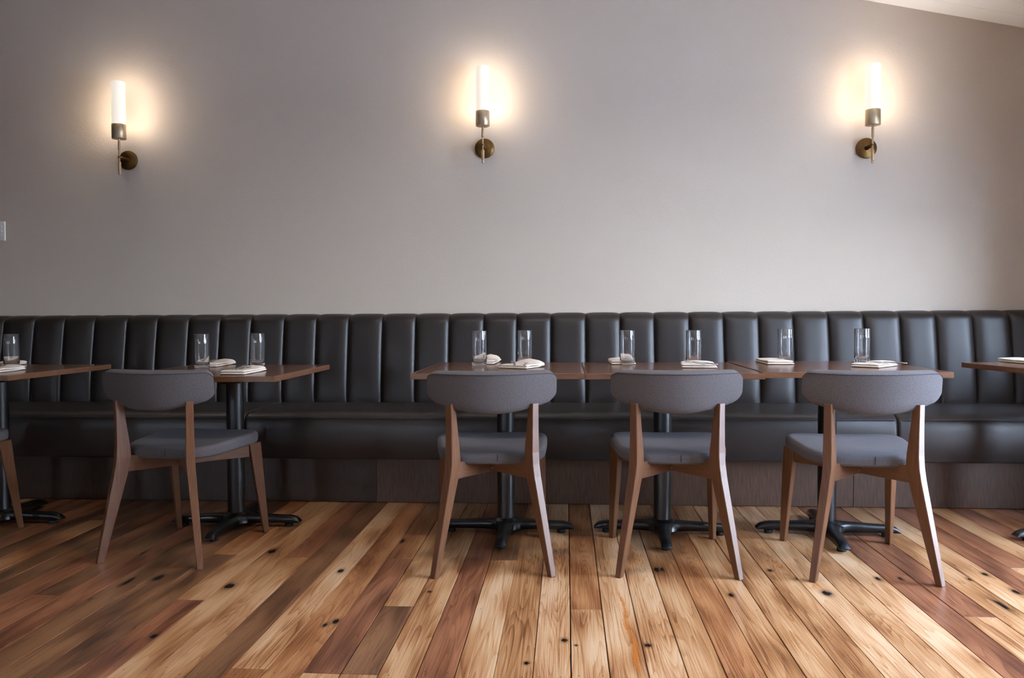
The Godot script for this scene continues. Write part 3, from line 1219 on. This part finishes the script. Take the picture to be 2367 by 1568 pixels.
func make_knife() -> Node3D:
	var t := thing("knife")
	var s := begin()
	sweep(s, [[Vector3(0, 0.003, 0.108), 0.003, 0.0015], [Vector3(0, 0.003, 0.103), 0.0075, 0.0028], [Vector3(0, 0.003, 0.06), 0.0062, 0.003], [Vector3(0, 0.003, 0.012), 0.005, 0.0027], [Vector3(0, 0.003, 0.004), 0.0045, 0.002]])
	part("handle", s, M.steel, t)
	s = begin()
	sweep(s, [[Vector3(0, 0.003, 0.006), 0.0045, 0.0014], [Vector3(0.0015, 0.003, -0.01), 0.0085, 0.001], [Vector3(0.0015, 0.003, -0.07), 0.0090, 0.0009], [Vector3(0.0005, 0.003, -0.093), 0.0072, 0.0008], [Vector3(-0.002, 0.003, -0.106), 0.0022, 0.0005]])
	part("blade", s, M.steel, t)
	return t


func build_tableware() -> void:
	var glasses := [
		[-2.705, 0.726, -3.69, "clear straight tumbler on the table at the left edge"],
		[-1.714, 0.724, -3.622, "left of the two clear tumblers on the table standing alone"],
		[-1.494, 0.724, -3.745, "right of the two clear tumblers on the table standing alone"],
		[-0.402, 0.733, -3.648, "clear tumbler left of the fan-folded napkin on the first joined table"],
		[-0.196, 0.733, -3.745, "clear tumbler behind the curled napkin with fork on the first joined table"],
		[0.286, 0.731, -3.735, "left of the two clear tumblers on the middle joined table"],
		[0.586, 0.731, -3.695, "clear tumbler behind the fork and knife on the middle joined table"],
		[1.045, 0.733, -3.86, "left of the two clear tumblers on the rightmost joined table"],
		[1.393, 0.733, -3.835, "rightmost clear tumbler in the photo"],
	]
	var g: Node3D
	for i in glasses.size():
		var a: Array = glasses[i]
		var c: Node3D
		if i == 0:
			g = make_glass()
			c = g
		else:
			c = copy_of(g, "tumbler", Vector3.ZERO, 0.0)
		c.position = Vector3(a[0], a[1], a[2])
		tag(c, a[3], "glass", "clear glass tumblers set on the tables")
	# napkins: x, table height, z, turn, width, depth, puff, label
	var naps := [
		[-2.525, 0.726, -3.355, 0.10, 0.115, 0.23, 0.006, "folded cream napkin on the near side of the table at the left edge"],
		[-2.83, 0.726, -3.78, 0.0, 0.12, 0.23, 0.002, "folded cream napkin on the far side of the table at the left edge"],
		[-1.383, 0.724, -3.31, 0.02, 0.105, 0.26, 0.006, "folded cream napkin right of the chair back on the lone table"],
		[-1.725, 0.724, -3.80, 0.03, 0.10, 0.25, 0.009, "folded cream napkin between the two tumblers of the lone table"],
		[-0.195, 0.733, -3.49, -0.42, 0.14, 0.18, 0.016, "curled cream napkin behind the chair at the first joined table"],
		[-0.385, 0.733, -3.845, -0.06, 0.10, 0.26, 0.018, "cream napkin with a raised fold behind the first joined table's left tumbler"],
		[0.585, 0.731, -3.56, -0.12, 0.15, 0.2, 0.006, "cream napkin under fork and knife on the middle joined table"],
		[0.265, 0.731, -3.83, 0.02, 0.115, 0.22, 0.006, "cream napkin behind the left tumbler of the middle joined table"],
		[1.335, 0.733, -3.535, -0.75, 0.12, 0.2, 0.004, "flat cream napkin before the rightmost tumbler"],
		[0.975, 0.733, -3.79, 0.0, 0.12, 0.24, 0.001, "neat cream napkin left of the rightmost table's left tumbler"],
		[2.11, 0.733, -3.79, 0.05, 0.13, 0.22, 0.002, "stacked cream napkin on the table by the right edge"],
	]
	for a in naps:
		var c := make_napkin(a[4], a[5], a[6])
		c.position = Vector3(a[0], a[1], a[2])
		c.rotation.y = a[3]
		tag(c, a[7], "napkin", "cream napkins set on the tables")
	var fork := make_fork()
	var knife := make_knife()
	# x, y of the top of the napkin, z, turn, tilt, label
	var sets := [
		[fork, -2.54, 0.7445, -3.360, 0.25, "fork", "steel fork on the near napkin of the table at the left edge"],
		[fork, -1.405, 0.7425, -3.320, 0.12, "fork", "steel fork on the napkin right of the chair at the lone table"],
		[knife, -1.375, 0.7425, -3.300, 0.10, "knife", "steel knife on the napkin right of the chair at the lone table"],
		[fork, -1.745, 0.7425, -3.760, 0.15, "fork", "steel fork on the napkin between the two tumblers"],
		[fork, -0.225, 0.7515, -3.430, 0.10, "fork", "steel fork on the curled napkin at the first joined table"],
		[knife, -0.175, 0.7515, -3.430, 0.02, "knife", "steel knife on the curled napkin at the first joined table"],
		[fork, 0.56, 0.7495, -3.490, 0.30, "fork", "steel fork with tines showing on the middle joined table"],
		[knife, 0.60, 0.7495, -3.490, 0.34, "knife", "steel knife beside the fork on the middle joined table"],
		[fork, 1.32, 0.7515, -3.480, 0.25, "fork", "steel fork on the flat napkin before the rightmost tumbler"],
		[knife, 1.36, 0.7515, -3.500, 0.62, "knife", "steel knife on the flat napkin before the rightmost tumbler"],
		[fork, -0.385, 0.7515, -3.760, 0.05, "fork", "steel fork behind the first joined table's left tumbler"],
	]
	var first := {}
	for a in sets:
		var proto: Node3D = a[0]
		var c: Node3D
		if first.has(proto):
			c = copy_of(proto, a[5], Vector3.ZERO, 0.0)
		else:
			first[proto] = true
			c = proto
		c.position = Vector3(a[1], a[2], a[3])
		c.rotation.y = a[4]
		tag(c, a[6], a[5], "steel cutlery on the napkins")
